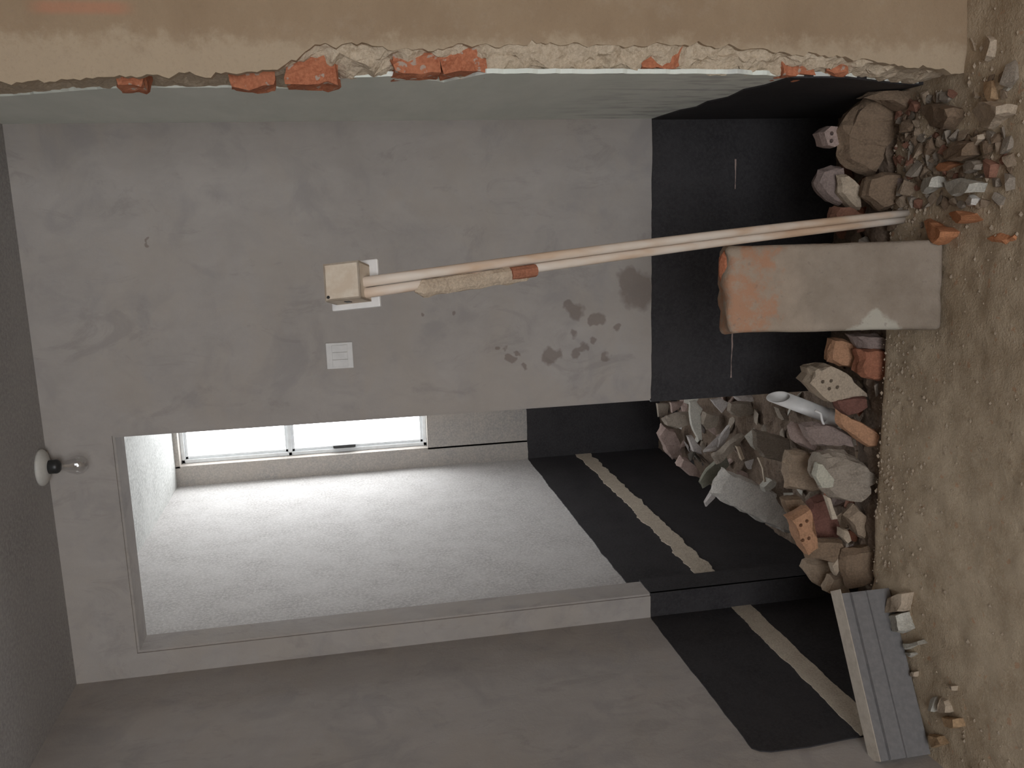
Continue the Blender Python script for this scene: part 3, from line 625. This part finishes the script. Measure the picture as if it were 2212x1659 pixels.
    ('plaster_fragment', 'rubble', 'upright tan splinter between two brown blocks', None, 'tan', False, -0.59, 0.03, [(-1.082, 0.091), (-1.034, 0.049), (-1.065, 0.044), (-1.1, 0.068), (-1.114, 0.08)], None),
    ('rubble_chunk', 'rubble', 'flat dark brown slab at the pit edge next to the grooved board', None, 'brown', False, -0.62, 0.06, [(-1.03, 0.064), (-1.016, -0.03), (-1.092, -0.031), (-1.133, -0.01), (-1.151, 0.049), (-1.096, 0.071)], None),
    ('rubble_chunk', 'rubble', 'tan wedge touching the end of the grey grooved board', None, 'tanbrown', False, -0.56, 0.05, [(-1.131, 0.071), (-1.128, 0.036), (-1.185, 0.011), (-1.203, 0.046), (-1.179, 0.092)], None),
    ('rubble_chunk', 'rubble', 'small brown cube shaped lump above the orange hollow brick end', None, 'brown', False, -0.46, 0.05, [(-0.906, 0.185), (-0.899, 0.127), (-0.932, 0.103), (-0.949, 0.122), (-0.958, 0.167)], None),
    ('rubble_chunk', 'rubble', 'brown clod below the dark maroon brick side', None, 'brown', False, -0.565, 0.05, [(-1.005, 0.128), (-1.01, 0.045), (-1.052, 0.03), (-1.078, 0.08), (-1.063, 0.157), (-1.044, 0.164)], None),
    ('mortar_slab', 'slab', 'large whitish mortar slab with traces of tile joints leaning in the pit', None, 'white', False, 0.4, 0.1, [(-1.182, 0.027), (-1.083, -0.03), (-1.105, -0.067), (-1.131, -0.139), (-1.158, -0.185), (-1.179, -0.238), (-1.195, -0.287), (-1.231, -0.297), (-1.302, -0.324), (-1.374, -0.327), (-1.353, -0.276), (-1.287, -0.131), (-1.234, -0.029)], None),
    ('tile_fragment', 'tile', 'tall pale tile strip standing upright in the pit', None, 'pale', False, 0.8, 0.03, [(-0.867, -0.02), (-0.861, -0.052), (-0.901, -0.083), (-0.925, -0.07), (-1.048, -0.072), (-1.042, -0.054), (-0.972, -0.023)], None),
    ('tile_fragment', 'tile', 'pale heart-shaped tile shard near the doorway corner', None, 'palemauve', False, 0.55, 0.03, [(-0.803, -0.008), (-0.799, -0.056), (-0.821, -0.09), (-0.866, -0.062)], None),
    ('tile_fragment', 'tile', 'flat grey tile slab lying level in front of the tan brown block', None, 'greytan', False, 0.22, 0.04, [(-0.862, -0.056), (-0.909, -0.202), (-1.005, -0.209), (-1.007, -0.186), (-0.973, -0.085), (-0.927, -0.054)], None),
    ('tile_fragment', 'tile', 'long dark greenish tile shard leaning in the pit', None, 'darkgreen', False, 0.7, 0.03, [(-1.219, -0.028), (-1.159, -0.061), (-1.09, -0.137), (-1.099, -0.146), (-1.143, -0.169), (-1.218, -0.114), (-1.255, -0.05)], None),
    ('tile_fragment', 'tile', 'pale pointed tile shard against the black pit wall', None, 'palemauve', False, 0.62, 0.03, [(-1.29, -0.02), (-1.215, -0.066), (-1.212, -0.078), (-1.269, -0.067), (-1.311, -0.029)], None),
    ('tile_fragment', 'tile', 'thin pale curved tile shard in the middle of the pit rubble', None, 'palemauve', False, 0.75, 0.03, [(-1.093, -0.064), (-1.074, -0.133), (-1.036, -0.141), (-0.973, -0.192), (-1.003, -0.195), (-1.063, -0.164), (-1.086, -0.134)], None),
    ('tile_fragment', 'tile', 'pale mauve tile piece beside the tall pale tile strip', None, 'palemauve', False, 1.0, 0.04, [(-1.081, -0.088), (-1.079, -0.115), (-1.145, -0.162), (-1.177, -0.162), (-1.159, -0.116)], None),
    ('rubble_chunk', 'rubble', 'pinkish rubble lump at the far end of the pit', None, 'pinkgrey', False, 1.35, 0.08, [(-1.151, -0.067), (-1.105, -0.096), (-1.144, -0.16), (-1.209, -0.186), (-1.288, -0.196), (-1.299, -0.152), (-1.261, -0.112)], None),
    ('rubble_chunk', 'rubble', 'pinkish rubble lump along the black pit wall', None, 'pinkgrey', False, 1.0, 0.08, [(-1.225, -0.039), (-1.182, -0.057), (-1.198, -0.098), (-1.281, -0.164), (-1.299, -0.159), (-1.275, -0.099)], None),
    ('tile_fragment', 'tile', 'small pinkish shard beside the doorway edge', None, 'pinkgrey', False, 1.1, 0.03, [(-0.931, -0.039), (-0.931, -0.108), (-0.965, -0.085), (-0.985, -0.048)], None),
    ('tile_fragment', 'tile', 'small square grey shard beside the doorway edge', None, 'greytan', False, 1.2, 0.03, [(-0.954, -0.006), (-0.958, -0.072), (-1.022, -0.063), (-1.028, -0.016)], None),
    ('tile_fragment', 'tile', 'small pale shard between two dark gaps in the pit', None, 'tan', False, 0.55, 0.03, [(-1.018, -0.131), (-1.019, -0.147), (-1.077, -0.169), (-1.084, -0.157)], None),
    ('wood_sliver', 'wood', 'thin yellowish stick standing next to the whitish mortar slab', None, 'palewood', False, 0.25, 0.015, [(-0.981, -0.081), (-0.982, -0.103), (-1.092, -0.127), (-1.093, -0.117)], None),
    ('plaster_fragment', 'rubble', 'small whitish lump sitting on the large mortar slab', None, 'pale', False, 0.3, 0.05, [(-1.13, -0.13), (-1.092, -0.164), (-1.101, -0.184), (-1.131, -0.177), (-1.15, -0.138)], None),
    ('tile_fragment', 'tile', 'dim grey tile piece under the white pipe', None, 'greytan', False, 0.3, 0.05, [(-0.794, -0.182), (-0.794, -0.237), (-0.822, -0.261), (-0.865, -0.247), (-0.851, -0.207)], None),
    ('tile_fragment', 'tile', 'dim grey tile strip at the foot of the plastered wall end', None, 'palemauve', False, 0.45, 0.05, [(-0.776, -0.075), (-0.774, -0.151), (-0.793, -0.151), (-0.799, -0.095)], None),
    ('tile_fragment', 'tile', 'dim grey slab between the tall pale strip and the curved shard', None, 'greytan', False, 0.9, 0.05, [(-0.939, -0.13), (-0.956, -0.198), (-1.017, -0.194), (-1.031, -0.145), (-1.003, -0.122)], None),
    ('tile_fragment', 'tile', 'dim mauve grey slab behind the flat grey tile slab', None, 'greytan', False, 0.6, 0.05, [(-0.837, -0.117), (-0.839, -0.213), (-0.885, -0.239), (-0.904, -0.164), (-0.872, -0.113)], None),
    ('rubble_chunk', 'rubble', 'dim grey mortar lump at the far side of the pit', None, 'greytan', False, 1.0, 0.06, [(-0.988, 0.035), (-0.97, -0.023), (-0.962, -0.096), (-1.015, -0.096), (-1.037, -0.033), (-1.024, 0.022)], None),
    ('tile_fragment', 'tile', 'thin dark grey tile edge leaning across the pit rubble', None, 'greytan', False, 0.65, 0.05, [(-1.087, -0.064), (-1.066, -0.11), (-1.021, -0.16), (-0.982, -0.236), (-1.032, -0.19), (-1.077, -0.14), (-1.126, -0.082)], None),
    ('stone', 'stone', 'tan stone in front of the grey grooved board end', None, 'tan', True, 0.02, 0.048, [(-1.109, -0.786), (-1.077, -0.833), (-1.056, -0.873), (-1.09, -0.876), (-1.117, -0.868), (-1.154, -0.796)], None),
    ('stone', 'stone', 'whitish stone touching the side of the grey grooved board', None, 'pale', True, 0.02, 0.048, [(-1.157, -0.791), (-1.12, -0.863), (-1.138, -0.875), (-1.156, -0.897), (-1.189, -0.843), (-1.203, -0.8), (-1.191, -0.78)], None),
    ('stone', 'stone', 'flat white flake beside the grooved board', None, 'pale', True, 0.013, 0.033, [(-1.221, -0.851), (-1.169, -0.934), (-1.173, -0.947), (-1.225, -0.878)], None),
    ('stone', 'stone', 'small white flake beside the grooved board', None, 'pale', True, 0.011, 0.026, [(-1.245, -0.854), (-1.221, -0.904), (-1.223, -0.91), (-1.244, -0.886)], None),
    ('stone', 'stone', 'small tan pebble beside the grooved board', None, 'tan', True, 0.011, 0.026, [(-1.289, -0.893), (-1.269, -0.919), (-1.286, -0.918), (-1.298, -0.899)], None),
    ('stone', 'stone', 'narrow pale flake standing in the sand', None, 'pale', True, 0.011, 0.026, [(-1.315, -0.978), (-1.296, -1.005), (-1.34, -1.005), (-1.351, -0.986)], None),
    ('stone', 'stone', 'pale tan flake lying beside the narrow pale flake in the sand', None, 'tan', True, 0.013, 0.033, [(-1.285, -1.022), (-1.282, -1.045), (-1.307, -1.066), (-1.329, -1.031)], None),
    ('stone', 'stone', 'small tan chip in a scrape in the sand', None, 'tan', True, 0.009, 0.022, [(-1.243, -1.039), (-1.227, -1.074), (-1.241, -1.073), (-1.249, -1.049)], None),
    ('stone', 'stone', 'orange tinted clod in the sand near the grooved board', None, 'ochre', True, 0.016, 0.04, [(-1.329, -1.045), (-1.302, -1.101), (-1.319, -1.111), (-1.353, -1.061)], None),
    ('stone', 'stone', 'crumbly ochre clod against the grooved board', None, 'ochre', True, 0.013, 0.033, [(-1.416, -0.987), (-1.395, -1.033), (-1.403, -1.057), (-1.438, -1.018), (-1.433, -0.994)], None)]
for i, (name, cat, label, group, mat, level, at, depth, outline, holes) in enumerate(RUBBLE):
    # standing pieces: outline in x, z at depth y = at; lying pieces: outline in x, y at height z = at
    if not level and at > YP: outline = [(min(p[0], XR - .006), p[1]) for p in outline]
    bm, cx, cz = chunk_mesh(outline, depth, 100 + i, bool(holes) or depth <= .03 and not level, level)
    loc = (cx, cz, at) if level else (cx, at, cz)
    o = link(name, bm, mat); o.location = loc
    tag(o, label, cat, group)
    if holes:
        cut = bmesh.new()
        for hx, hz in holes:
            tube(cut, [(hx - loc[0], -.8 * depth, hz - loc[2]), (hx - loc[0], .1 * depth, hz - loc[2])], .0058, 12)
        bmesh.ops.recalc_face_normals(cut, faces=cut.faces)
        co = link('cutter', cut, mat); co.location = loc
        md = o.modifiers.new('holes', 'BOOLEAN'); md.operation = 'DIFFERENCE'; md.object = co; md.solver = 'EXACT'
        bpy.context.view_layer.update()
        me = bpy.data.meshes.new_from_object(o.evaluated_get(bpy.context.evaluated_depsgraph_get()))
        o.modifiers.clear(); o.data = me; bpy.data.objects.remove(co)

# ------------------------------------------------------------------ small filler rubble, copies of a few shapes
def lump(seed, sx, sy, sz):
    rnd = random.Random(seed); bm = bmesh.new()
    for _ in range(16):
        v = Vector((rnd.uniform(-1, 1), rnd.uniform(-1, 1), rnd.uniform(-1, 1)))
        v = v / max(abs(v.x), abs(v.y), abs(v.z)) * rnd.uniform(.8, 1)
        bm.verts.new((v.x * sx, v.y * sy, v.z * sz))
    r = bmesh.ops.convex_hull(bm, input=bm.verts)
    bmesh.ops.delete(bm, geom=[v for v in bm.verts if not v.link_faces], context='VERTS')
    bmesh.ops.recalc_face_normals(bm, faces=bm.faces); return bm
kinds = {}
for k, mat in enumerate(('brown', 'mauve', 'tanbrown', 'brickdark', 'greytan', 'brickred')):
    kinds[mat] = [link('rubble_chunk', lump(k * 10 + q, .036, .030, .022), mat) for q in range(2)]
for k, mat in enumerate(('palemauve', 'greytan', 'pinkgrey', 'pale')):
    kinds['t' + mat] = [link('tile_fragment', lump(200 + k * 10 + q, .045, .032, .007), mat) for q in range(2)]
used = set(); BOXES = []
bpy.context.view_layer.update()
def world_box(o, mw=None):
    mw = mw or o.matrix_world; vs = [mw @ v.co for v in o.data.vertices]
    return tuple(f(v[i] for v in vs) for f in (min, max) for i in range(3))
for o in C.objects:
    if o.type == 'MESH' and o.parent is None and o.get('category') not in (None, 'dirt') and o.name not in {q.name for v in kinds.values() for q in v}: BOXES.append(world_box(o))
for o in list(bl.children) + list(pq.children) + list(cd.children):
    if o.type == 'MESH': BOXES.append(world_box(o))
def clash(b):
    w = 0.0
    for c in BOXES:
        d = [min(b[i + 3], c[i + 3]) - max(b[i], c[i]) for i in range(3)]
        if min(d) > 0: w = max(w, d[0] * d[1] * d[2])
    return w
def drop(key, spot, s, label, cat, group, ground=None, tilt=.5):
    src = random.choice(kinds[key])
    if src.name in used: o = src.copy(); C.objects.link(o)
    else: o = src; used.add(src.name)
    best = None
    for k in range(160):                        # look for a free place; a smaller piece fits more easily
        x, y = spot(); q = s * (1 - .4 * k / 160)
        rot = (random.uniform(-tilt, tilt), random.uniform(-tilt, tilt), random.uniform(0, 6.28))
        z = (ground or heap_z)(x, y) + .010 * q
        mw = Matrix.LocRotScale(Vector((x, y, z)), __import__('mathutils').Euler(rot), Vector((q, q, q)))
        b = world_box(o, mw); w = clash(b)
        if best is None or w < best[0]: best = (w, mw, b)
        if w < 3e-6: break
    o.matrix_world = best[1]; BOXES.append(best[2]); tag(o, label, cat, group)
NAMES = dict(brown='brown earth clod', mauve='mauve grey mortar crumb', tanbrown='tan brown mortar crumb', brickdark='dull red brick crumb', greytan='grey tan mortar crumb', brickred='red brown brick crumb')
for i in range(110):
    key = random.choice(list(NAMES)); lab = 'small ' + NAMES[key] + ' lying loose in the rubble heap along the pit edge'
    drop(key, lambda: (random.uniform(-1.40, .25), random.uniform(-.63, -.05)), random.uniform(.5, 1.1), lab, 'rubble', NAMES[key] + 's in the pit heap')
TN = dict(tpalemauve='pale mauve tile shard', tgreytan='grey tan tile shard', tpinkgrey='pinkish tile shard', tpale='whitish tile shard')
for i in range(76):
    key = random.choice(list(TN))
    drop(key, lambda: (random.uniform(-1.36, -.72), random.uniform(.02, 1.75)), random.uniform(.6, 1.3), 'small ' + TN[key] + ' strewn on the pit floor beyond the doorway', 'tile', TN[key] + 's beyond the doorway', None, .8)
def corner_spot():
    while True:
        x = min(.27, max(-.06, random.gauss(.13, .10))); y = -.68 - abs(random.gauss(0, .20))
        if y > -1.12 and not (y > YP - .03 and x > .26): return x, y
for i in range(136):
    key = random.choice(('brown', 'brown', 'tanbrown', 'tanbrown', 'greytan', 'greytan', 'brickdark'))
    drop(key, corner_spot, random.choice((.22, .28, .35, .45, .55, .7)), 'small ' + NAMES[key] + ' scattered on the sandy floor by the broken wall corner', 'rubble', NAMES[key] + 's by the broken wall corner', lambda x, y: floor_z(x, y) - .002)
for key, src in kinds.items():
    for o in src:
        if o.name not in used: bpy.data.objects.remove(o)

# loose gravel on the sand: too fine to count
bm = bmesh.new(); rnd = random.Random(5)
for i in range(2600):
    if i < 1300: x = rnd.uniform(-1.48, .6); y = edge_y(x) - abs(rnd.gauss(0, .10)) - .004
    elif i < 1900: x = rnd.gauss(.1, .16); y = -.72 - abs(rnd.gauss(0, .2))
    else: x = rnd.uniform(-1.48, .7); y = rnd.uniform(-1.6, -.69)
    if y > YP - .02 and x > .27: continue
    if y > edge_y(x) or x < XL + .01: continue
    if -.335 < x < -.09 and -.935 < y < -.80: continue        # under the standing block
    if x < -1.05 and -.06 < (y + .772) - (x + 1.088) * .576 < .07: continue      # under the board
    s = .0018 + .0055 * rnd.random() ** 3; z = floor_z(x, y) + s * .3
    vs = [bm.verts.new((x + s * rnd.uniform(.6, 1.3) * d[0], y + s * rnd.uniform(.6, 1.3) * d[1], z + s * rnd.uniform(.5, .9) * d[2])) for d in ((1, 0, 0), (0, 1, 0), (-1, 0, 0), (0, -1, 0), (0, 0, 1), (0, 0, -1))]
    for a, b in ((0, 1), (1, 2), (2, 3), (3, 0)):
        bm.faces.new((vs[a], vs[b], vs[4])); bm.faces.new((vs[b], vs[a], vs[5]))
o = link('gravel', bm, 'tan'); o['kind'] = 'stuff'; tag(o, 'fine gravel and crumbs strewn over the sandy floor', 'gravel')
